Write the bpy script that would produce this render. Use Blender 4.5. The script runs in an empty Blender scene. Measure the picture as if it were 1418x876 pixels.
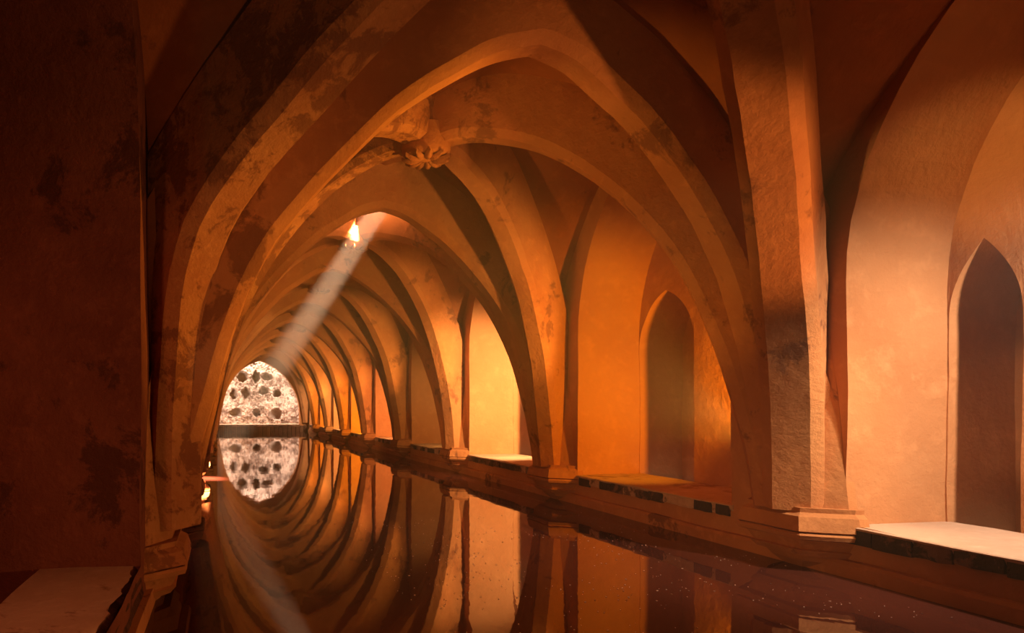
import bpy, bmesh, math, random
from mathutils import Vector, noise
random.seed(7)
C = bpy.context.scene.collection
SC = bpy.context.scene
PI = math.pi

# ------------------------------------------------------------------ camera
# vanishing point of the pool axis at pixel (309, 565); camera 1 m above the water
F = 900.0
TH = math.radians(9.0)
cam_d = bpy.data.cameras.new('camera')
cam_d.sensor_width = 36.0
cam_d.lens = 36.0 * F / 1418
cam_d.shift_x = (709 - (309 + F * math.tan(TH))) / 1418
cam_d.shift_y = (565 - 438) / 1418
cam_d.clip_start = 0.02
cam = bpy.data.objects.new('camera', cam_d)
C.objects.link(cam)
cam.location = (0, 0, 1.0)
cam.rotation_euler = (PI / 2, 0, -TH)
SC.camera = cam
SC.view_settings.view_transform = 'Standard'
SC.view_settings.look = 'None'
SC.view_settings.exposure = 0.0
SC.view_settings.gamma = 1.0
SC.view_settings.use_curve_mapping = False

# ------------------------------------------------------------------ world
w = bpy.data.worlds.new('world')
SC.world = w
w.use_nodes = True
w.node_tree.nodes['Background'].inputs[0].default_value = (1.0, 0.82, 0.66, 1)
w.node_tree.nodes['Background'].inputs[1].default_value = 0.6

# ------------------------------------------------------------------ layout
L = 3.05                      # bay length
Y0 = 3.65                     # first pier beyond the camera
NB = 8                        # bays beyond the first pier
AX = 1.655                    # crown line of the vault
XL, XR = -0.38, 3.67          # pool walls
XLB, XRB = -1.45, 4.38        # back walls of the recesses
YEND = Y0 + NB * L
CROWN = 3.10
def pier_y(n): return -0.35 if n < 0 else Y0 + n * L

# ------------------------------------------------------------------ lamps: those standing in the recesses, added fills, and daylight from above
LAMPS = []
GAIN = 1.34
def lamp(kind, loc, power, col, size=0.05, aim=None, angle=None, blend=0.4):
    d = bpy.data.lights.new('lamp', kind)
    d.energy = power * GAIN
    d.color = col
    d.shadow_soft_size = size
    o = bpy.data.objects.new('lamp', d)
    C.objects.link(o)
    o.location = loc
    if kind == 'SPOT':
        d.spot_size = math.radians(angle)
        d.spot_blend = blend
    if kind == 'AREA':
        d.shape = 'SQUARE'
        d.size = size
    if aim is not None:
        o.rotation_euler = (Vector(aim) - Vector(loc)).to_track_quat('-Z', 'Y').to_euler()
    return o
ORANGE = (1.0, 0.40, 0.05)
AMBER = (1.0, 0.55, 0.16)
WARM = (1.0, 0.72, 0.46)
PALE = (1.0, 0.84, 0.68)
# recess A (nearest, right): pale light on the jamb and sill, amber on its back wall, and a slanting shaft out over the pool
lamp('SPOT', (4.15, 1.55, 2.25), 330, PALE, 0.06, (3.95, 3.3, 0.5), 94, 1.0)
lamp('SPOT', (-0.75, 1.3, 0.9), 800, (1, .56, .20), 0.03, (4.38, 3.06, 2.40), 11.5, 0.9)  # unseen lamp added across the pool to brighten this back wall
lamp('SPOT', (3.95, 1.75, 2.5), 190, (1, .70, .42), 0.05, (3.15, 3.55, 0.25), 44, 0.9)
lamp('SPOT', (3.76, 1.35, 0.8), 230, (1, .42, .13), 0.05, (2.75, 3.05, 2.0), 36, 0.7)
lamp('SPOT', (-0.75, 1.35, 0.6), 300, (1, .70, .48), 0.03, (4.6, 3.17, 0.95), 10, 0.9)  # another added across the pool, lifting the niche
# recess lamps: bay index, power on the jamb, colour, height, power thrown at the vault
for b, pw, col, z, pv in [(0, 160, (1, .36, .01), 1.15, 220), (1, 520, (1, .62, .28), 1.5, 200), (2, 60, AMBER, 1.2, 230), (3, 250, (1, .45, .16), 1.2, 230),
                      (4, 360, (1, .44, .03), 1.1, 330), (5, 380, (1, .60, .24), 1.2, 360), (6, 360, (1, .44, .05), 1.2, 330), (7, 200, WARM, 1.2, 0)]:
    y = Y0 + b * L + 0.72
    lamp('SPOT', (4.28, y + 0.03, z), pw, col, 0.05, (3.92, y + 1.94, z - (0.5 if b else -0.15)), 96, 0.7)
    if pv: lamp('SPOT', (3.95, y + 0.1, 0.9), pv, (1, .50, .13), 0.06, (1.1, y + 3.2, 2.75), 60, 0.5)
# lamp in the second right hand recess thrown across at the left vault
lamp('SPOT', (4.05, Y0 + 0.74, 0.75), 480, (1, .44, .05), 0.05, (0.4, 4.55, 2.35), 56, 0.5)
# unseen fill added in the second left hand recess, thrown at the right vault
lamp('SPOT', (-0.75, Y0 + 0.85, 0.6), 190, (1, .47, .09), 0.05, (2.6, Y0 + 0.95, 2.3), 46, 0.5)
# added fill from the right, thrown at the left wall and its broad rib
lamp('SPOT', (3.5, 1.1, 0.5), 150, (1, .46, .15), 0.08, (-0.6, 2.7, 1.2), 70, 1.0)
lamp('SPOT', (-0.8, 1.5, 0.6), 170, (1, .45, .13), 0.1, (3.67, 5.4, 0.1), 54, 1.0)  # three unseen fills added on the left, brightening the lower right wall
lamp('SPOT', (-0.8, 7.3, 0.5), 130, (1, .45, .13), 0.1, (3.67, 10.4, 0.1), 54, 1.0)
lamp('SPOT', (-0.8, 13.4, 0.5), 130, (1, .5, .16), 0.1, (3.67, 17.0, 0.1), 54, 1.0)
# two added fills: one behind the camera, one in the nearest left recess
lamp('SPOT', (0.9, -0.6, 0.3), 50, (1, .44, .17), 0.2, (1.0, 3.6, 2.8), 50, 0.8)
lamp('SPOT', (-1.0, 1.32, 1.2), 17, (1, .31, .14), 0.1, (-0.55, 3.1, 0.75), 100, 0.8)
# daylight falling on the far rock wall, and two unseen fills added beside it
lamp('AREA', (1.6, YEND + 0.70, 4.3), 290, (1.0, 0.80, 0.66), 0.8, (1.6, YEND + 1.45, 0.6))
lamp('AREA', (-0.30, YEND + 0.48, 1.5), 56, (1.0, 0.78, 0.63), 0.3, (1.9, YEND + 1.6, 1.4))
lamp('AREA', (3.42, YEND + 0.48, 1.5), 56, (1.0, 0.78, 0.63), 0.3, (1.2, YEND + 1.6, 1.4))
# shaft of daylight through the skylight
lamp('SPOT', (1.90 + 0.60 * 6, 7.7 - 0.50 * 6, 9.35), 520000, (1.0, 0.66, 0.40), 0.2, (1.90, 7.7, 3.35), 12, 0.2)

# ------------------------------------------------------------------ helpers
def jit(p, amp=0.012):
    q = Vector(p)
    n = noise.noise_vector(q * 1.3) * amp + noise.noise_vector(q * 4.5 + Vector((7, 3, 1))) * amp * 0.45
    return q + n

def mesh_obj(name, verts, faces, mat, parent=None, smooth=False, amp=0.0, keep=None):
    me = bpy.data.meshes.new(name)
    vs = [tuple(jit(v, amp)) if amp else tuple(v) for v in verts]
    me.from_pydata(vs, [], faces)
    bm = bmesh.new()
    bm.from_mesh(me)
    bmesh.ops.remove_doubles(bm, verts=bm.verts, dist=1e-4)
    bmesh.ops.recalc_face_normals(bm, faces=bm.faces)
    bm.to_mesh(me)
    bm.free()
    if smooth:
        me.polygons.foreach_set('use_smooth', [True] * len(me.polygons))
        if smooth != True: me.set_sharp_from_angle(angle=math.radians(smooth))
    me.materials.append(mat)
    o = bpy.data.objects.new(name, me)
    C.objects.link(o)
    if parent:
        o.parent = parent
        o.matrix_parent_inverse = parent.matrix_world.inverted()
        if parent.location.length:
            o.matrix_parent_inverse.translation = -Vector(parent.location)
    return o

def root(name, loc=(0, 0, 0), kind=None, label=None, cat=None, group=None):
    o = bpy.data.objects.new(name, None)
    o.empty_display_size = 0.2
    C.objects.link(o)
    o.location = loc
    tag(o, label, cat, group, kind)
    return o

def tag(o, label=None, cat=None, group=None, kind=None):
    if label: o['label'] = label
    if cat: o['category'] = cat
    if group: o['group'] = group
    if kind: o['kind'] = kind
    return o

class MB:
    def __init__(s): s.v = []; s.f = []
    def add(s, vs, fs):
        n = len(s.v); s.v += [tuple(v) for v in vs]; s.f += [tuple(i + n for i in f) for f in fs]
    def grid(s, rows):
        n = len(s.v); m = len(rows[0])
        for r in rows: s.v += [tuple(p) for p in r]
        for i in range(len(rows) - 1):
            for j in range(m - 1):
                a = n + i * m + j
                s.f.append((a, a + 1, a + m + 1, a + m))
    def box(s, x0, x1, y0, y1, z0, z1):
        s.add([(x0, y0, z0), (x1, y0, z0), (x1, y1, z0), (x0, y1, z0), (x0, y0, z1), (x1, y0, z1), (x1, y1, z1), (x0, y1, z1)],
              [(0, 3, 2, 1), (4, 5, 6, 7), (0, 1, 5, 4), (1, 2, 6, 5), (2, 3, 7, 6), (3, 0, 4, 7)])
    def obj(s, name, mat, parent=None, smooth=False, amp=0.0):
        return mesh_obj(name, s.v, s.f, mat, parent, smooth, amp)

def bevel(o, wd=0.01, seg=2, angle=35):
    m = o.modifiers.new('bevel', 'BEVEL')
    m.width = wd; m.segments = seg; m.limit_method = 'ANGLE'; m.angle_limit = math.radians(angle)
    return o

# ------------------------------------------------------------------ materials
def plaster(name, base, dark, stain=0.0, stain_col=(0.10, 0.03, 0.015), scale=1.0, bump=0.42, rough=0.88, tone=0.76):
    base, dark, stain_col = [tuple(c * tone for c in col) for col in (base, dark, stain_col)]
    m = bpy.data.materials.new(name)
    m.use_nodes = True
    nt = m.node_tree
    N = nt.nodes; K = nt.links
    p = N['Principled BSDF']
    p.inputs['Roughness'].default_value = rough
    p.inputs['Specular IOR Level'].default_value = 0.2
    geo = N.new('ShaderNodeTexCoord')
    def nz(sc, det, ro=0.6, dist=0.0):
        n = N.new('ShaderNodeTexNoise')
        n.inputs['Scale'].default_value = sc * scale
        n.inputs['Detail'].default_value = det
        n.inputs['Roughness'].default_value = ro
        n.inputs['Distortion'].default_value = dist
        K.new(geo.outputs['Object'], n.inputs['Vector'])
        return n
    def ramp(src, a, b):
        r = N.new('ShaderNodeMapRange')
        r.inputs['From Min'].default_value = a
        r.inputs['From Max'].default_value = b
        K.new(src.outputs['Fac'], r.inputs['Value'])
        return r
    def mix(fac, c1, c2):
        x = N.new('ShaderNodeMix')
        x.data_type = 'RGBA'
        K.new(fac.outputs[0], x.inputs['Factor'])
        for s, c in ((6, c1), (7, c2)):
            if isinstance(c, tuple): x.inputs[s].default_value = (*c, 1)
            else: K.new(c.outputs[2], x.inputs[s])
        return x
    n1 = nz(1.1, 6)
    n2 = nz(7.0, 5, 0.65)
    m1 = mix(ramp(n1, 0.35, 0.7), base, dark)
    lighter = tuple(min(1, c * 1.18) for c in base)
    r2 = ramp(n2, 0.52, 0.8)
    m2 = mix(r2, m1, lighter)
    last = m2
    if stain > 0:
        n3 = nz(2.3, 9, 0.72, 0.4)
        n4 = nz(0.8, 2, 0.5)
        ad = N.new('ShaderNodeMath'); ad.operation = 'MULTIPLY_ADD'
        K.new(n4.outputs['Fac'], ad.inputs[0]); ad.inputs[1].default_value = 0.6
        K.new(n3.outputs['Fac'], ad.inputs[2])
        r3 = N.new('ShaderNodeMapRange')
        r3.inputs['From Min'].default_value = 0.97 - stain * 0.2
        r3.inputs['From Max'].default_value = 1.03 - stain * 0.2
        r3.inputs['To Max'].default_value = 0.8
        K.new(ad.outputs[0], r3.inputs['Value'])
        last = mix(r3, m2, stain_col)
    K.new(last.outputs[2], p.inputs['Base Color'])
    nb = nz(14.0, 8, 0.7)
    nc = nz(2.2, 4, 0.6)
    add = N.new('ShaderNodeMath'); add.operation = 'MULTIPLY_ADD'
    K.new(nc.outputs['Fac'], add.inputs[0]); add.inputs[1].default_value = 2.0
    K.new(nb.outputs['Fac'], add.inputs[2])
    b = N.new('ShaderNodeBump')
    b.inputs['Strength'].default_value = bump
    b.inputs['Distance'].default_value = 0.03
    K.new(add.outputs[0], b.inputs['Height'])
    K.new(b.outputs['Normal'], p.inputs['Normal'])
    return m

M_WALL = plaster('ochre_plaster', (0.64, 0.28, 0.11), (0.56, 0.215, 0.075))
M_WEB = plaster('shaded_vault_plaster', (0.46, 0.145, 0.04), (0.36, 0.10, 0.026), 0.35, (0.2, 0.06, 0.03))  # shade of the webs painted in as a darker, redder plaster
M_RIB = plaster('ochre_rib_plaster', (0.64, 0.265, 0.09), (0.53, 0.185, 0.058), 0.3, (0.26, 0.09, 0.035), 1.6)
M_RIBW = plaster('worn_rib_plaster', (0.60, 0.25, 0.088), (0.48, 0.165, 0.055), 0.85, (0.25, 0.08, 0.032), 2.8, 0.5)
M_LEFT = plaster('shaded_left_plaster', (0.27, 0.08, 0.04), (0.19, 0.05, 0.025), 0.6, (0.10, 0.03, 0.017), 1.6, 0.5)  # plaster copy darkened to paint in the shade on the left
M_STONE = plaster('stone_coping', (0.72, 0.46, 0.30), (0.62, 0.36, 0.22), 0.3, (0.35, 0.17, 0.10), 1.6, 0.35)
M_PIER = plaster('pier_plaster', (0.64, 0.265, 0.09), (0.50, 0.18, 0.06), 0.3, (0.20, 0.07, 0.03), 1.4, 0.35)
M_TILE = plaster('dark_glazed_tile', (0.10, 0.065, 0.045), (0.05, 0.042, 0.034), 0.7, (0.32, 0.16, 0.10), 5.0, 0.6, 0.5)
M_PALE = plaster('pale_mortar', (0.80, 0.50, 0.36), (0.60, 0.33, 0.22), 0.6, (0.12, 0.06, 0.04), 4.0, 0.6)
M_ROCK = plaster('grotto_rock', (0.88, 0.68, 0.54), (0.60, 0.40, 0.30), 0.98, (0.20, 0.11, 0.075), 3.6, 1.0)
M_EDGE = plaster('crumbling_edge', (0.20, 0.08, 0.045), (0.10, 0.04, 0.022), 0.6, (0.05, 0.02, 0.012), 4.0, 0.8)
M_BRIGHT_SHAFT = plaster('brightened_shaft', (0.88, 0.80, 0.70), (0.80, 0.70, 0.60), tone=1.0)  # skylight shaft coloured pale to brighten the bounced daylight
M_HOLE = plaster('hollow_rock', (0.62, 0.46, 0.36), (0.45, 0.30, 0.22), 0.5, (0.08, 0.05, 0.035), 3.0, 0.8)
M_FLOOR = plaster('pool_bottom', (0.10, 0.05, 0.03), (0.06, 0.03, 0.02), 0.5, (0.02, 0.01, 0.01), 2.0, 0.4)

def water_mat():
    m = bpy.data.materials.new('dark_water')
    m.use_nodes = True
    N = m.node_tree.nodes; K = m.node_tree.links
    p = N['Principled BSDF']
    p.inputs['Base Color'].default_value = (0.055, 0.014, 0.009, 1)
    p.inputs['Roughness'].default_value = 0.025
    p.inputs['IOR'].default_value = 1.43
    t = N.new('ShaderNodeTexCoord')
    mp = N.new('ShaderNodeMapping')
    mp.inputs['Scale'].default_value = (1.0, 0.45, 1.0)
    K.new(t.outputs['Object'], mp.inputs['Vector'])
    n = N.new('ShaderNodeTexNoise')
    n.inputs['Scale'].default_value = 5.0
    n.inputs['Detail'].default_value = 3.0
    K.new(mp.outputs[0], n.inputs['Vector'])
    b = N.new('ShaderNodeBump')
    b.inputs['Strength'].default_value = 0.045
    b.inputs['Distance'].default_value = 0.02
    K.new(n.outputs['Fac'], b.inputs['Height'])
    K.new(b.outputs['Normal'], p.inputs['Normal'])
    return m
M_WATER = water_mat()

def haze_mat():
    m = bpy.data.materials.new('dusty_air')
    m.use_nodes = True
    N = m.node_tree.nodes; K = m.node_tree.links
    N.remove(N['Principled BSDF'])
    v = N.new('ShaderNodeVolumeScatter')
    v.inputs['Color'].default_value = (1, 0.93, 0.86, 1)
    t = N.new('ShaderNodeTexCoord'); x = N.new('ShaderNodeSeparateXYZ'); r = N.new('ShaderNodeMapRange')
    r.interpolation_type = 'SMOOTHSTEP'
    for k, q in zip(('From Min', 'From Max', 'To Min', 'To Max'), (0.7, 2.4, 0.008, 0.025)): r.inputs[k].default_value = q
    K.new(t.outputs['Object'], x.inputs[0]); K.new(x.outputs['Z'], r.inputs['Value']); K.new(r.outputs[0], v.inputs['Density'])
    v.inputs['Anisotropy'].default_value = 0.2
    K.new(v.outputs[0], N['Material Output'].inputs['Volume'])
    return m

# ------------------------------------------------------------------ vault profile: half-span u -> height, crown to springing
PROF = [(0, CROWN), (.10, CROWN - .02), (.25, CROWN - .07), (.45, CROWN - .19), (.7, CROWN - .37), (.94, CROWN - .60), (1.15, CROWN - .84),
        (1.33, CROWN - 1.09), (1.48, CROWN - 1.38), (1.61, CROWN - 1.75), (1.70, CROWN - 2.15), (1.755, CROWN - 2.45), (1.785, CROWN - 2.73)]
HALF = 1.785
def catmull(pts, per=4):
    out = []
    n = len(pts)
    for i in range(n - 1):
        p0 = pts[max(i - 1, 0)]; p1 = pts[i]; p2 = pts[i + 1]; p3 = pts[min(i + 2, n - 1)]
        for k in range(per):
            t = k / per
            out.append(tuple(0.5 * (2 * p1[j] + (p2[j] - p0[j]) * t + (2 * p0[j] - 5 * p1[j] + 4 * p2[j] - p3[j]) * t * t
                                    + (3 * p1[j] - p0[j] - 3 * p2[j] + p3[j]) * t ** 3) for j in range(2)))
    out.append(tuple(pts[-1]))
    return out
CURVE = catmull(PROF, 3)
def offset_curve(d):
    out = []
    for i, (u, z) in enumerate(CURVE):
        a = CURVE[max(i - 1, 0)]; b = CURVE[min(i + 1, len(CURVE) - 1)]
        tu, tz = b[0] - a[0], b[1] - a[1]
        l = math.hypot(tu, tz)
        nu, nz = -tz / l, tu / l
        if nz < 0 and i < 4: nu, nz = -nu, -nz
        out.append((max(0, u + nu * d) if i else 0.0, z + nz * d))
    return out
WEB = offset_curve(0.37)
def full(f, amp=0.25):
    return amp * math.sin(PI * min(1.0, max(0.0, f))) ** 0.9         # the diagonals are fuller than the transverse arches
LEFT_NEAR = catmull([(0, CROWN), (.12, CROWN - .03), (.27, CROWN - .13), (.45, CROWN - .35), (.585, CROWN - .53), (.70, CROWN - .70), (.83, CROWN - .93),
                     (.925, CROWN - 1.20), (.975, CROWN - 1.55), (.995, CROWN - 2.0), (1.0, CROWN - 2.4), (1.0, CROWN - 2.73)], 3)

def sweep(mb, path, section, cap=True):
    """path: points in one vertical plane; section: (side, depth) with depth 0 at the soffit"""
    n = len(path)
    P = [Vector(p) for p in path]
    plan = (P[-1] - P[0]); plan.z = 0; plan.normalize()
    side = Vector((-plan.y, plan.x, 0))
    rows = []
    for i in range(n):
        t = (P[min(i + 1, n - 1)] - P[max(i - 1, 0)]).normalized()
        nrm = t.cross(side)
        if i and nrm.dot(last) < 0: nrm = -nrm
        elif i == 0 and nrm.z < 0: nrm = -nrm
        last = nrm
        rows.append([P[i] + side * s + nrm * d for s, d in section] + [P[i] + side * section[0][0] + nrm * section[0][1]])
    mb.grid(rows)
    if cap:
        k = len(section)
        for r in (rows[0], rows[-1]):
            b = len(mb.v); mb.v += [tuple(p) for p in r[:k]]; mb.f.append(tuple(range(b, b + k)))

SEC_T = [(-.075, 0.0), (.075, 0.0), (.125, .045), (.135, .06), (.165, .30), (.20, .66), (-.20, .66), (-.165, .30), (-.135, .06), (-.125, .045)]
SEC_D = [(-.075, 0.0), (.075, 0.0), (.11, .04), (.12, .055), (.14, .24), (.17, .50), (-.17, .50), (-.14, .24), (-.12, .055), (-.11, .04)]
LEFT_OUT = 0.06
def arch_path(y, sh=0.0, up=0.0):
    def q(u, z, sg):
        f = max(0.0, 1 - u / HALF)
        return (AX + sg * (u + (LEFT_OUT * (u / HALF) ** 5 if sg < 0 else 0)) + sh * f, y, z + up * f)
    return [q(u, z, -1) for u, z in reversed(CURVE)] + [q(u, z, 1) for u, z in CURVE[1:]]

ORD = ['first', 'second', 'third', 'fourth', 'fifth', 'sixth', 'seventh', 'eighth', 'ninth']

# ------------------------------------------------------------------ pool floor, water, walls
def pointed(s, c, hw, zs, R):
    u = hw - abs(s - c)
    if u <= 0: return zs
    return zs + math.sqrt(max(0, 2 * R * u - u * u))

def arch_samples(c, hw, n=12):
    return sorted({round(c + sg * hw * math.sin(PI / 2 * k / n) if k < n else c + sg * hw, 5) for k in range(n + 1) for sg in (-1, 1)})

def panel(mb, to3, s0, s1, zb, ztop, holes, step=0.16, extra=()):
    """wall face in (s, z) with pointed holes; holes: (centre, half width, sill z, spring z, R)"""
    S = {round(s0, 5), round(s1, 5)} | {round(e, 5) for e in extra if s0 < e < s1}
    k = max(1, int((s1 - s0) / 0.2))
    S |= {round(s0 + (s1 - s0) * i / k, 5) for i in range(k + 1)}
    for c, hw, zl, zs, R in holes:
        S = {s for s in S if not (c - hw - .03 < s < c + hw + .03) or s in (round(s0, 5), round(s1, 5))}
        S |= set(arch_samples(c, hw))
    S = sorted(S)
    zl0, zs0 = (holes[0][2], holes[0][3]) if holes else ((zb + 1.0), zb + 2.0)
    top = max(ztop(v) for v in S)
    cuts = [(zb, zl0), (zl0, zs0), (zs0, None)]
    cnt = [max(1, int((zl0 - zb) / step)), max(1, int((zs0 - zl0) / step)), max(1, int((top - zs0) / step))]
    def col(sa, sb, lo_a, hi_a, lo_b, hi_b, m):
        mb.grid([[to3(sa, lo_a + (hi_a - lo_a) * i / m), to3(sb, lo_b + (hi_b - lo_b) * i / m)] for i in range(m + 1)])
    for a, b in zip(S, S[1:]):
        mid = (a + b) / 2
        h = next((q for q in holes if q[0] - q[1] < mid < q[0] + q[1]), None)
        if zl0 > zb + 1e-4: col(a, b, zb, zl0, zb, zl0, cnt[0])
        if h is None:
            col(a, b, zl0, zs0, zl0, zs0, cnt[1])
            col(a, b, zs0, ztop(a), zs0, ztop(b), cnt[2])
        else:
            c, hw, zl, zs, R = h
            col(a, b, pointed(a, c, hw, zs, R), ztop(a), pointed(b, c, hw, zs, R), ztop(b), cnt[2])

def reveal(mb, to3d, c, hw, zl, zs, R, d0, d1, nd=4):
    """jambs and soffit of a pointed hole between depth d0 and d1"""
    prof = []
    m = int((zs - zl) / 0.16)
    for i in range(m): prof.append((c - hw, zl + (zs - zl) * i / m))
    for s in arch_samples(c, hw): prof.append((s, pointed(s, c, hw, zs, R)))
    for i in range(m): prof.append((c + hw, zs - (zs - zl) * (i + 1) / m))
    rows = [[to3d(s, z, d0 + (d1 - d0) * k / nd) for s, z in prof] for k in range(nd + 1)]
    mb.grid(rows)

wl = root('wall_left', kind='structure')
wr = root('wall_right', kind='structure')
tag(wr, 'right pool wall of ochre plaster with a row of pointed recesses', 'wall')
tag(wl, 'left pool wall of plaster with recesses, nearest bay painted dark for shade', 'wall')
SILL = 0.30
AMPW = 0.013
for b in range(-1, NB):
    ya, yb = pier_y(b), pier_y(b + 1)
    yo1 = yb - (0.31 if b < 0 else 0.39)
    hw = 1.04
    yc = yo1 - hw
    ybay = (ya + yb) / 2
    hl = (yb - ya) / 2
    def wtop(s): return CROWN + 0.75
    # right
    mb = MB()
    panel(mb, lambda s, z: (XR, s, z), ya - (0.6 if b < 0 else 0), yb, -0.6, wtop, [(yc, hw, SILL, 1.75, 1.8)])
    reveal(mb, lambda s, z, d: (d, s, z), yc, hw, SILL, 1.75, 1.8, XR, XRB)
    mb.obj('arched_wall', M_WALL, wr, amp=AMPW)
    mb = MB()
    holes = [(yo1 - 0.41, 0.405, SILL - .1, 1.60, 0.62)]
    if b < 0: holes = [(3.145, 0.186, SILL - .1, 1.52, 0.70)]
    panel(mb, lambda s, z: (XRB, s, z), yc - hw - .15, yc + hw + .15, SILL - 0.1, lambda s: CROWN + .55, holes)
    mb.obj('recess_back', M_WALL, wr, amp=AMPW)
    for h in holes:
        mb = MB()
        dp = 0.5 if h is holes[0] else 0.02
        reveal(mb, lambda s, z, d: (d, s, z), *h, XRB, XRB + dp)
        c, hh, zl, zs, R = h
        panel(mb, lambda s, z: (XRB + dp, s, z), c - hh - .02, c + hh + .02, zl, lambda s: 3.0, [])
        mb.obj('pointed_niche', M_WALL, wr, amp=AMPW)
    # left
    mb = MB()
    mb.grid([[(XLB - .05, ya, -.02), (XL, ya, -.02)], [(XLB - .05, yb, -.02), (XL, yb, -.02)]])
    mb.obj('recess_floor', M_LEFT, wl)
    mb = MB()
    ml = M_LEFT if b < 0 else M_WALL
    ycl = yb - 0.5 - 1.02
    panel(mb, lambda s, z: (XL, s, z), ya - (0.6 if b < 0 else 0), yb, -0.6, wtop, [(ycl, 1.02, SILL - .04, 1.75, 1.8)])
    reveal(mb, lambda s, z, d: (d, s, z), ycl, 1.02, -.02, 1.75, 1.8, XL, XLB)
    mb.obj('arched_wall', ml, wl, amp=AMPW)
    mb = MB()
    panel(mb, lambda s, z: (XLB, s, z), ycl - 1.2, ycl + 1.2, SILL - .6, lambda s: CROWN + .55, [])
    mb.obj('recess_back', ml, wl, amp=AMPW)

# wall behind the camera and the arched end wall
mb = MB()
panel(mb, lambda s, z: (s, -0.95, z), XL - .1, XR + .1, -0.6, lambda s: CROWN + .75, [])
o = mb.obj('wall_back', M_WALL, amp=AMPW); tag(o, kind='structure')
ESILL = 0.26
EC, EH, ES, ER = 1.56, 1.73, 0.74, 2.40
mb = MB()
panel(mb, lambda s, z: (s, YEND, z), XL - .1, XR + .1, -0.6, lambda s: CROWN + .75, [(EC, EH, ESILL, ES, ER)])
reveal(mb, lambda s, z, d: (s, d, z), EC, EH, ESILL, ES, ER, YEND, YEND + 0.35)
o = mb.obj('wall_end', M_WALL, amp=AMPW); tag(o, kind='structure')

mb = MB(); mb.box(XL - .02, XR + .02, -1.0, YEND + .1, -0.7, -0.6)
o = mb.obj('floor', M_FLOOR); tag(o, kind='structure')
mb = MB(); mb.grid([[(XL + (XR - XL) * i / 12, -0.95 + (YEND + .95) * j / 60, 0) for i in range(13)] for j in range(61)])
o = mb.obj('pool_water', M_WATER, smooth=True)
tag(o, 'still dark red brown pool water mirroring the arches', 'water', kind='stuff')
for side, x0, x1 in (('right', XR - 0.045, XR + .05), ('left', XL - .05, XL + 0.03)):
    mb = MB()
    rows = []
    for j in range(140):
        y = -0.95 + (YEND + .95) * j / 139
        rows.append([(x0, y, -.3), (x0, y, 0.075), (x0 + (0.012 if side == 'right' else -0.0), y, 0.095), (x1, y, 0.105)] if side == 'right'
                    else [(x1, y, -.3), (x1, y, 0.075), (x1, y, 0.095), (x0, y, 0.105)])
    mb.grid(rows)
    o = mb.obj('baseboard_' + side, M_PIER, amp=0.012)
    tag(o, kind='structure')

# ------------------------------------------------------------------ vault webs (ceiling)
ceil = root('ceiling', kind='structure')
tag(ceil, 'ceiling of plaster vault webs, painted dark red for shade, between ribs', 'ceiling')
XC = XR + 0.04 - AX
SHIFT = {-1: -0.50}
def web_pieces(yc, hl, sh=0.0):
    k = hl / HALF
    def fx(u, d): return sh * max(0.0, min(1 - abs(u) / HALF, 1 - d / hl))
    out = []
    for sg in (-1, 1):                       # webs against the transverse arches
        rows = []
        for u, z in WEB:
            d = min(u * k, hl)
            if d >= hl - 1e-3: break
            rows.append([(u, d + (hl - d) * t, z + full(u / HALF) * (1 - t) + 0.13 * t * min(1, u * 3 + .3)) for t in (0, .25, .5, .75, 1)])
        m = MB()
        m.grid([[(AX + p[0] + fx(p[0], p[1]), yc + sg * p[1], p[2]) for p in r] for r in rows])
        m.grid([[(AX - p[0] + fx(p[0], p[1]), yc + sg * p[1], p[2]) for p in r] for r in rows])
        out.append(m)
    for sg in (-1, 1):                       # webs against the side walls
        m = MB()
        rows = []
        for u, z in WEB:
            d = min(u * k, hl)
            rows.append([(max(min(u, XC), 0) + (XC - min(u, XC)) * t, d, z + 0.12 * t + full(u / HALF) * (1 - t)) for t in (0, .25, .5, .75, 1)])
        for s2 in (-1, 1):
            m.grid([[(AX + sg * p[0] + fx(p[0], p[1]), yc + s2 * p[1], p[2]) for p in r] for r in rows])
        out.append(m)
    return out
SLOT = [(1.69, 7.42), (2.08, 7.42), (2.00, 8.12), (1.61, 8.12)]      # plan of the skylight in the web, corners in turn
def cut_slot(m):
    bm = bmesh.new()
    vs = [bm.verts.new(v) for v in m.v]
    for f in m.f:
        try: bm.faces.new([vs[i] for i in f])
        except ValueError: pass
    bmesh.ops.remove_doubles(bm, verts=bm.verts, dist=1e-4)
    planes = []
    for (ax, ay), (bx, by) in zip(SLOT, SLOT[1:] + SLOT[:1]):
        no = Vector((by - ay, -(bx - ax), 0)).normalized()
        planes.append((Vector((ax, ay, 0)), no))
        near = [f for f in bm.faces if abs(f.calc_center_median().x - 1.8) < 1.2 and abs(f.calc_center_median().y - 7.7) < 1.3]
        ge = set(near)
        for f in near: ge.update(f.edges); ge.update(f.verts)
        bmesh.ops.bisect_plane(bm, geom=list(ge), plane_co=(ax, ay, 0), plane_no=no)
    kill = [f for f in bm.faces if all((f.calc_center_median() - co).dot(no) < 0 for co, no in planes)]
    bmesh.ops.delete(bm, geom=kill, context='FACES')
    bm.verts.index_update()
    m.v = [tuple(v.co) for v in bm.verts]
    m.f = [tuple(v.index for v in f.verts) for f in bm.faces]
    bm.free()
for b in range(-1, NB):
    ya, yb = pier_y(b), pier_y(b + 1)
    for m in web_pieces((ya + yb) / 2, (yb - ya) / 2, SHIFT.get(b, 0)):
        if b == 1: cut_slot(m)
        m.obj('vault_web', M_WEB, ceil, smooth=True, amp=0.01)
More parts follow.
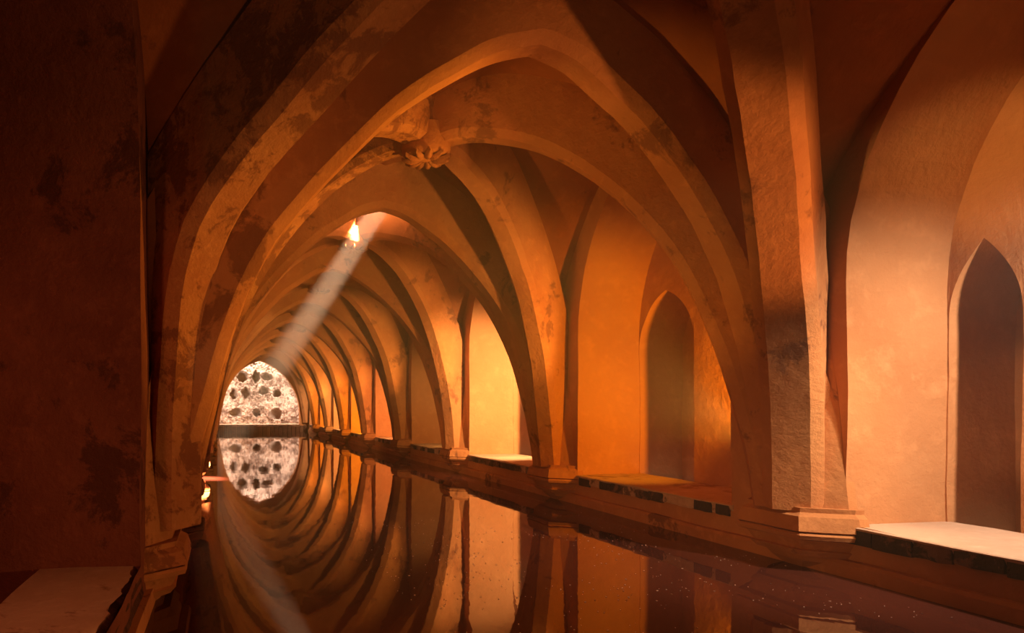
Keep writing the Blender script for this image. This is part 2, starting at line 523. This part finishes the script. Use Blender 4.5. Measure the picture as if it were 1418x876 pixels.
# roof slab above the webs
ZR0, ZR1 = CROWN + .76, CROWN + 1.1
LEAN = (0.66, -0.30)                                                  # the shaft leans with the daylight, per metre up
mb = MB()
hx0, hx1, hy0, hy1 = 1.5, 3.1, 6.85, 8.2
mb.box(XLB - .3, XRB + .8, -1.2, hy0, ZR0, ZR1); mb.box(XLB - .3, XRB + .8, hy1, YEND + 0.4, ZR0, ZR1)
mb.box(XLB - .3, hx0, hy0, hy1, ZR0, ZR1); mb.box(hx1, XRB + .8, hy0, hy1, ZR0, ZR1)
mb.obj('roof_slab', M_WALL, ceil)
def shaft_ring(z, grow=0.0):
    cx, cy = 1.845, 7.77
    return [(cx + (x - cx) * (1 + grow) + LEAN[0] * (z - 3.35), cy + (y - cy) * (1 + grow) + LEAN[1] * (z - 3.35), z) for x, y in SLOT]
mb = MB()
inner = [shaft_ring(3.43 + (ZR1 + .02 - 3.43) * i / 6) for i in range(7)]
outer = [shaft_ring(3.48 + (ZR1 + .02 - 3.48) * i / 6, 0.45) for i in range(7)]
for ring in (inner, outer): mb.grid([r + r[:1] for r in ring])
mb.grid([inner[-1] + inner[-1][:1], outer[-1] + outer[-1][:1]])
mb.grid([[(hx0 - .1, hy0 - .1, ZR1 + .01)] * 1 + [(hx1 + .1, hy0 - .1, ZR1 + .01)], [inner[-1][0], inner[-1][1]]])
mb.grid([[(hx1 + .1, hy0 - .1, ZR1 + .01), (hx1 + .1, hy1 + .1, ZR1 + .01)], [inner[-1][1], inner[-1][2]]])
mb.grid([[(hx1 + .1, hy1 + .1, ZR1 + .01), (hx0 - .1, hy1 + .1, ZR1 + .01)], [inner[-1][2], inner[-1][3]]])
mb.grid([[(hx0 - .1, hy1 + .1, ZR1 + .01), (hx0 - .1, hy0 - .1, ZR1 + .01)], [inner[-1][3], inner[-1][0]]])
mb.obj('skylight_shaft', M_BRIGHT_SHAFT, ceil)

# ------------------------------------------------------------------ transverse arches
WHERE = {0: 'big pointed arch across the pool nearest the camera, with pale chamfered edge',
         1: 'second pointed arch across the pool, behind the first carved boss',
         2: 'third pointed arch across the pool, just past the skylight',
         3: 'fourth pointed arch across the pool, in the hazy light beam',
         4: 'fifth pointed arch across the pool, beyond the hazy light beam',
         5: 'sixth pointed arch across the pool, third from the rock wall',
         6: 'seventh pointed arch across the pool, second from the rock wall',
         7: 'last pointed arch across the pool, nearest the rock wall'}
for n in range(0, NB):
    mb = MB()
    sweep(mb, arch_path(pier_y(n), 0.19 if n == 0 else 0.0, 0.04 if n == 0 else 0.0), SEC_T)
    o = mb.obj('transverse_arch', M_RIB, smooth=24, amp=0.014)
    tag(o, WHERE[n], 'arch', 'pointed arches across the pool')

# ------------------------------------------------------------------ cross ribs of every bay, with their boss
VLAB = ['cross ribs overhead, worn broad rib descending to the near left pier',
        'cross ribs of the first bay beyond the big arch, with carved leafy boss',
        'cross ribs of the second bay, boss lit by the white skylight streak',
        'cross ribs of the third bay, crossing behind the light beam',
        'cross ribs of the fourth bay, orange beyond the light beam',
        'cross ribs of the fifth bay from the big arch, lit orange at the crown',
        'cross ribs of the sixth bay from the big arch, small and hazy',
        'cross ribs of the second last bay before the rock wall',
        'cross ribs of the last bay, right before the rock wall']
for b in range(-1, NB):
    ya, yb = pier_y(b), pier_y(b + 1)
    yc, hl = (ya + yb) / 2, (yb - ya) / 2
    r = root('cross_rib_vault', (AX, yc, CROWN), None, VLAB[b + 1], 'vault', 'rib vaults over the pool')
    for sx in (-1, 1):
        for sy in (-1, 1):
            ex, ey = HALF + (0.02 if sx > 0 else 0.0), hl - 0.15
            if b < 0 and sx < 0 and sy > 0:
                path = [(AX + sx * (ex * f + LEFT_OUT * f ** 5), yc + sy * ey * f, z) for f, z in LEFT_NEAR]
            else:
                path = [(AX + SHIFT.get(b, 0) * (1 - u / HALF) + sx * (ex * u / HALF + (LEFT_OUT * (u / HALF) ** 5 if sx < 0 else 0)), yc + sy * ey * u / HALF, z + full(u / HALF)) for u, z in CURVE]
            mb = MB()
            big = b < 0
            sec = [(s * (1.3 if d < .2 else 1.0), d) for s, d in SEC_D] if big else SEC_D
            sweep(mb, path, sec)
            o = mb.obj('diagonal_rib', M_RIBW if (sx < 0 and b < 1) else M_RIB, r, smooth=24, amp=0.014)
    # boss: round stone with a ring of carved leaves
    if b >= 0:
        mb = MB()
        R = 0.20
        prof = [(0, CROWN - .055), (R * .5, CROWN - .05), (R * .85, CROWN - .03), (R, CROWN + .02), (R, CROWN + .2)]
        mb.grid([[(AX + q * math.cos(a), yc + q * math.sin(a), z) for a in [2 * PI * i / 24 for i in range(25)]] for q, z in prof])
        bo = mb.obj('boss', M_RIB, r, smooth=True)
        if b < 3:
            for i in range(11):
                a = 2 * PI * i / 11
                pm = MB()
                ca, sa = math.cos(a), math.sin(a)
                rows = []
                for t in range(6):
                    q = 0.03 + 0.17 * t / 5
                    wd = 0.036 * math.sin(PI * (0.15 + 0.8 * t / 5))
                    zz = CROWN - .05 - 0.035 * math.sin(PI * t / 5)
                    rows.append([(AX + q * ca - wd * k * sa, yc + q * sa + wd * k * ca, zz + 0.03 * abs(k) ** 2) for k in (-1, -.4, 0, .4, 1)])
                pm.grid(rows)
                pm.obj('carved_leaf', M_RIBW, bo, smooth=True)

# ------------------------------------------------------------------ piers
def pier(side, n):
    y = pier_y(n)
    right = side > 0
    wall = XR if right else XL
    nose = 3.435 if right else -0.205
    sgn = -1 if right else 1                # towards the pool
    zt, zl = (0.38, 0.205) if right else (0.30, 0.145)
    lab = ('%s pier from the camera along the right wall%s' if right else '%s pier from the camera along the left wall%s')
    ext = {(1, 0): ', wide, ribs fanning above hazy light', (1, 1): ', right of the bright cream recess',
           (1, 2): ', left of the bright cream recess', (-1, 0): ', stained, with heavy moulded capital',
           (-1, 1): ', capital low over water', (-1, 2): ', its small capital beside the rock wall'}.get((side, n), '')
    r = root('pier', (wall, y, 0), None, lab % (ORD[n], ext), 'pier', 'wall piers on the ' + ('right' if right else 'left'))
    def plan(out, hw_wall, hw_nose):
        x = wall + sgn * out
        return [(wall - sgn * .06, y - hw_wall), (wall, y - hw_wall), (x, y - hw_nose), (x, y + hw_nose), (wall, y + hw_wall), (wall - sgn * .06, y + hw_wall)]
    P = abs(nose - wall)
    def loft(name, levels, mat, amp=0.008):
        mb = MB()
        rows = []
        for z, out, a, c in levels:
            pl = plan(out, a, c)
            q = []
            for (p, p2) in zip(pl, pl[1:]):
                for t in (0, .33, .66): q.append((p[0] + (p2[0] - p[0]) * t, p[1] + (p2[1] - p[1]) * t, z))
            q.append((*pl[-1], z)); rows.append(q)
        mb.grid(rows)
        for rr in (rows[0], rows[-1]):
            bse = len(mb.v); mb.v += [tuple(p) for p in rr]; mb.f.append(tuple(range(bse, bse + len(rr))))
        return mb.obj(name, mat, r, amp=amp)
    mt = M_RIBW if not right else M_PIER
    hz = [zt + (1.5 - zt) * i / 10 for i in range(11)]
    loft('shaft', [(z, max(-.02, P - .06 - max(0, z - .45) * .2), .33 - .12 * (z - zt), .13) for z in hz], mt)
    loft('capital', [(zt + .015, P - .03, .37, .205), (zt - .012, P - .035, .365, .20), (zt - .035, P, .39, .225), (zl + .055, P + .02, .41, .245),
                     (zl + .045, P + .0, .395, .23)], M_PIER if right else mt)
    loft('lip', [(zl + .043, P + .010, .40, .24), (zl + .03, P + .02, .41, .25), (zl + .005, P + .01, .40, .24), (zl - .005, P - .025, .37, .215)], M_PIER)
    loft('corbel', [(zl - .006, P - .03, .365, .21), (zl - .065, P - .06, .33, .18), (zl - .072, P - .04, .345, .19), (zl - .11, P - .07, .31, .165),
                    (zl - .117, P - .11, .28, .14), (zl - .15, P - .13, .26, .12), (0.0, 0.05, .16, .06), (-0.1, 0.02, .08, .03)], M_PIER)
    return r
for n in range(0, NB):
    pier(1, n)
    pier(-1, n)

# ------------------------------------------------------------------ sills of the recesses
def y_at(px, X=XR):
    return (1 / (px - 309) - 0.0001717) * 900 * X / 0.9755
SLAB = {-1: 'wide brightly lit stone sill of the nearest right recess over a dark band', 0: 'stone sill with alternating dark tiles under the orange recess',
        1: 'brilliantly lit pale sill under the bright cream recess', 2: 'dim stone sill under the hazy brown recess',
        3: 'sill under the reddish orange recess, fifth on the right', 4: 'sill under the saturated orange recess, sixth on the right',
        5: 'sill under the small pale recess, seventh on the right', 6: 'sill under the eighth small recess on the right',
        7: 'sill under the last recess on the right, beside the end wall'}
for b in range(-1, NB):
    yb = pier_y(b + 1)
    y1 = yb - (0.31 if b < 0 else 0.39); y0 = y1 - 2.08
    r = root('stone_sill', ((XR + XRB) / 2, (y0 + y1) / 2, SILL), None, SLAB[b], 'sill', 'sills of the right hand recesses')
    mb = MB()
    ny = 16
    rows = []
    for j in range(ny + 1):
        y = y0 - .02 + (y1 - y0 + .04) * j / ny
        e = 0.008 * noise.noise((y * 5, b, 0))
        rows.append([(XR + .03, y, SILL - .11), (XR - .018 + e, y, SILL - .014), (XR - .02 + e, y, SILL - .005), (XR - .012 + e, y, SILL), (XR + .25, y, SILL + .004), (XRB + .02, y, SILL + .008), (XRB + .02, y, SILL - .11)])
    mb.grid(rows)
    for rr in (rows[0], rows[-1]):
        bse = len(mb.v); mb.v += [tuple(p) for p in rr]; mb.f.append(tuple(range(bse, bse + len(rr))))
    mb.obj('coping', M_STONE, r, amp=0.006)
    if b == 0:
        seq = [(22, 113, 1), (118, 203, 0), (206, 303, 1), (312, 416, 1), (421, 521, 0), (526, 645, 1), (650, 774, 1), (780, 905, 0), (910, 1052, 0),
               (1058, 1210, 1), (1215, 1246, 0), (1250, 1368, 1)]
        tiles = [(y_at(800 + c2 * .1551), y_at(800 + c1 * .1551), k) for c1, c2, k in seq]
    else:
        tiles = []
        yy = y0 + .01
        rnd = random.Random(40 + b)
        while yy < y1 - .08:
            ln = min(rnd.uniform(.12, .26), y1 - .01 - yy)
            k = 1 if rnd.random() < {-1: .9, 1: .8}.get(b, .45) else 0
            tiles.append((yy, yy + ln - .008, k)); yy += ln
    for ta, tb, k in tiles:
        mb = MB()
        pr = random.uniform(-.004, .007)
        dz = random.uniform(-.008, .008)
        hgt = .075 if k else .068
        x0 = XR - .016 - pr
        n = 3
        rows = []
        for j in range(n + 1):
            y = ta + (tb - ta) * j / n
            e = 0.006 * noise.noise((y * 14, b * 3.1, 2))
            rows.append([(XR + .06, y, SILL - .012), (x0 + e, y, SILL - .015), (x0 + e * 1.4 - .003, y, SILL - .07), (x0 + e, y, SILL - .02 - hgt + dz + e), (XR + .06, y, SILL - .02 - hgt + dz)])
        mb.grid(rows)
        for rr in (rows[0], rows[-1]):
            bse = len(mb.v); mb.v += [tuple(p) for p in rr]; mb.f.append(tuple(range(bse, bse + len(rr))))
        mb.obj('tile', M_TILE if k else M_PALE, r)
    if b >= 0: continue
    # left
    yl1 = yb - .5; yl0 = yl1 - 2.04
    zz = SILL - .04
    lr = root('stone_ledge', ((XL - .83) / 2, (yl0 + yl1) / 2, zz), None, 'brown stone ledge at the bottom left corner in front of the dark recess', 'ledge')
    top, edge = MB(), MB()
    rt, re = [], []
    for j in range(61):
        y = yl0 - .02 + (yl1 - yl0 + .04) * j / 60
        e = 0.03 * noise.noise((y * 5, 3, 1)) + 0.02 * noise.noise((y * 17, 1, 6))
        f = 0.03 * noise.noise((y * 8, 9, 4))
        rt.append([(-.84, y, zz - .3), (-.83, y, zz + .004), (XL - .3, y, zz + .004), (XL - .03 + e, y, zz)])
        re.append([(XL - .031 + e, y, zz - .0005), (XL - .012 + e * .6, y, zz - .02 + f * .3), (XL + .003 + f * .4, y, zz - .055), (XL - .004 - f * .4, y, zz - .09), (XL + .012 + f * .2, y, zz - .13), (XL - .02, y, zz - .17)])
    top.grid(rt); edge.grid(re)
    top.obj('slab', M_STONE, lr, amp=0.006)
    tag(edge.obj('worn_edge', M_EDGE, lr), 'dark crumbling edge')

# ------------------------------------------------------------------ grotto rock wall at the far end
YG = YEND + 1.6
gr = root('grotto_rock_wall', (EC, YG, 0), None, 'bright rough rock wall with dark hollows at the far end of the pool', 'rock wall')
def gx(cx): return (280 + cx * .2512 - 309) * 29.55 / 911 + 0.02
def gz(cy): return 1 - (480 + cy * .2512 - 565) * 29.55 / 900
HOL = [(185, 363, 70, 42), (297, 363, 44, 42), (405, 370, 64, 64), (172, 262, 40, 52), (240, 253, 50, 54), (335, 242, 52, 44), (410, 258, 42, 42),
       (218, 168, 52, 52), (293, 168, 38, 64), (355, 165, 54, 40)]
HOLES = [(gx(a), gz(c), w2 * .2512 / 31.3 / 2, h2 * .2512 / 30.9 / 2, i) for i, (a, c, w2, h2) in enumerate(HOL)]
def rag(i, a):
    return 1.05 + 0.35 * noise.noise((math.cos(a) * 1.6 + i * 5.3, math.sin(a) * 1.6, i * 2.7))
nx, nz_ = 150, 120
gv = []
def rockdisp(x, z):
    p = Vector((x, 0, z))
    return 0.08 * noise.noise(p * 2.0) + 0.05 * noise.noise(p * 7.0 + Vector((3, 0, 1))) + 0.07 * noise.noise(p * 15)
X0, X1, Z0, Z1 = EC - 1.95, EC + 1.95, 0.18, 3.35
vv, ff, idx = [], [], {}
for j in range(nz_ + 1):
    for i in range(nx + 1):
        x = X0 + (X1 - X0) * i / nx; z = Z0 + (Z1 - Z0) * j / nz_
        y = YG + rockdisp(x, z)
        for hx, hz_, rx, rz, k in HOLES:
            dx, dz = (x - hx) / rx, (z - hz_) / rz
            q = math.hypot(dx, dz) / rag(k, math.atan2(dz, dx))
            if q < 1.35: y += 0.06 * max(0, (1.35 - max(q, 1)) / .35) ** 2 - 0.05 * max(0, 1 - abs(q - 1.2) / .2)
        vv.append((x, y, z))
for j in range(nz_):
    for i in range(nx):
        x = X0 + (X1 - X0) * (i + .5) / nx; z = Z0 + (Z1 - Z0) * (j + .5) / nz_
        inside = False
        for hx, hz_, rx, rz, k in HOLES:
            dx, dz = (x - hx) / rx, (z - hz_) / rz
            if math.hypot(dx, dz) < rag(k, math.atan2(dz, dx)): inside = True; break
        if not inside:
            a = j * (nx + 1) + i
            ff.append((a, a + 1, a + nx + 2, a + nx + 1))
mesh_obj('rock_face', vv, ff, M_ROCK, gr, smooth=True)
for hx, hz_, rx, rz, k in HOLES:
    mb = MB()
    rows = []
    for sc, dy in ((1.12, .0), (1.05, .12), (.95, .3), (.7, .42), (.3, .46), (0.01, .47)):
        rows.append([(hx + rx * sc * rag(k, a) * math.cos(a), YG + dy + rockdisp(hx, hz_) + .03, hz_ + rz * sc * rag(k, a) * math.sin(a)) for a in [2 * PI * i / 20 for i in range(21)]])
    mb.grid(rows)
    mb.obj('hollow', M_HOLE, gr, smooth=True)
# floor, sides and top of the grotto chamber
mb = MB()
mb.grid([[(X0 + (X1 - X0) * i / 20, YEND + .02 + (YG + .1 - YEND) * j / 6, SILL + .01 * noise.noise((i, j, 3))) for i in range(21)] for j in range(7)])
mb.obj('grotto_floor', M_STONE, gr)
mb = MB()
for xx in (X0 + .02, X1 - .02):
    mb.grid([[(xx, YEND + .34 + (YG + .2 - YEND - .34) * j / 4, .2 + 3.4 * i / 10) for i in range(11)] for j in range(5)])
mb.obj('grotto_side', M_ROCK, gr, amp=.03)
# rubble ledge in front of the rock wall
lg = root('rubble_ledge', (EC, YEND, 0), None, 'dark rough stone ledge along the water below the bright rock wall', 'ledge')
for i in range(22):
    xa = XL + .05 + (XR - XL - .1) * i / 22
    mb = MB()
    mb.box(xa + .005, xa + (XR - XL - .1) / 22 - .006, YEND - .10 - random.uniform(0, .05), YEND + .03, -.1, SILL - random.uniform(0.02, .06))
    o = mb.obj('stone', M_EDGE, lg, amp=.03)
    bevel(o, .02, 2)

# ------------------------------------------------------------------ dusty air in which the light shafts show
mb = MB(); mb.box(XL + .3, XRB - .1, 1.0, YEND - 2, 0.01, CROWN + .6)
o = mb.obj('dusty_haze', haze_mat())
tag(o, 'thin dusty haze in the air over the pool showing the light shafts', 'haze', kind='stuff')

# ------------------------------------------------------------------ specks floating on the near water
rnd = random.Random(5)
mb = MB()
for i in range(900):
    y = 2.6 + rnd.random() ** 1.3 * 3.2
    x = rnd.uniform(0.9, XR - .08)
    if noise.noise((x * 1.6, y * 1.6, 4)) < -0.05 + rnd.uniform(-.25, .25): continue
    a = rnd.uniform(0, PI); l = rnd.uniform(.002, .006); ww = l * rnd.uniform(.25, .6)
    ca, sa = math.cos(a), math.sin(a)
    mb.add([(x + u * l * ca - v * ww * sa, y + u * l * sa + v * ww * ca, z) for z in (0.0005, 0.003) for u, v in ((-1, 0), (0, -1), (1, 0), (0, 1))],
           [(3, 2, 1, 0), (4, 5, 6, 7), (0, 1, 5, 4), (1, 2, 6, 5), (2, 3, 7, 6), (3, 0, 4, 7)])
o = mb.obj('floating_specks', M_PALE)
tag(o, 'tiny pale specks floating on the dark near water', 'debris', kind='stuff')
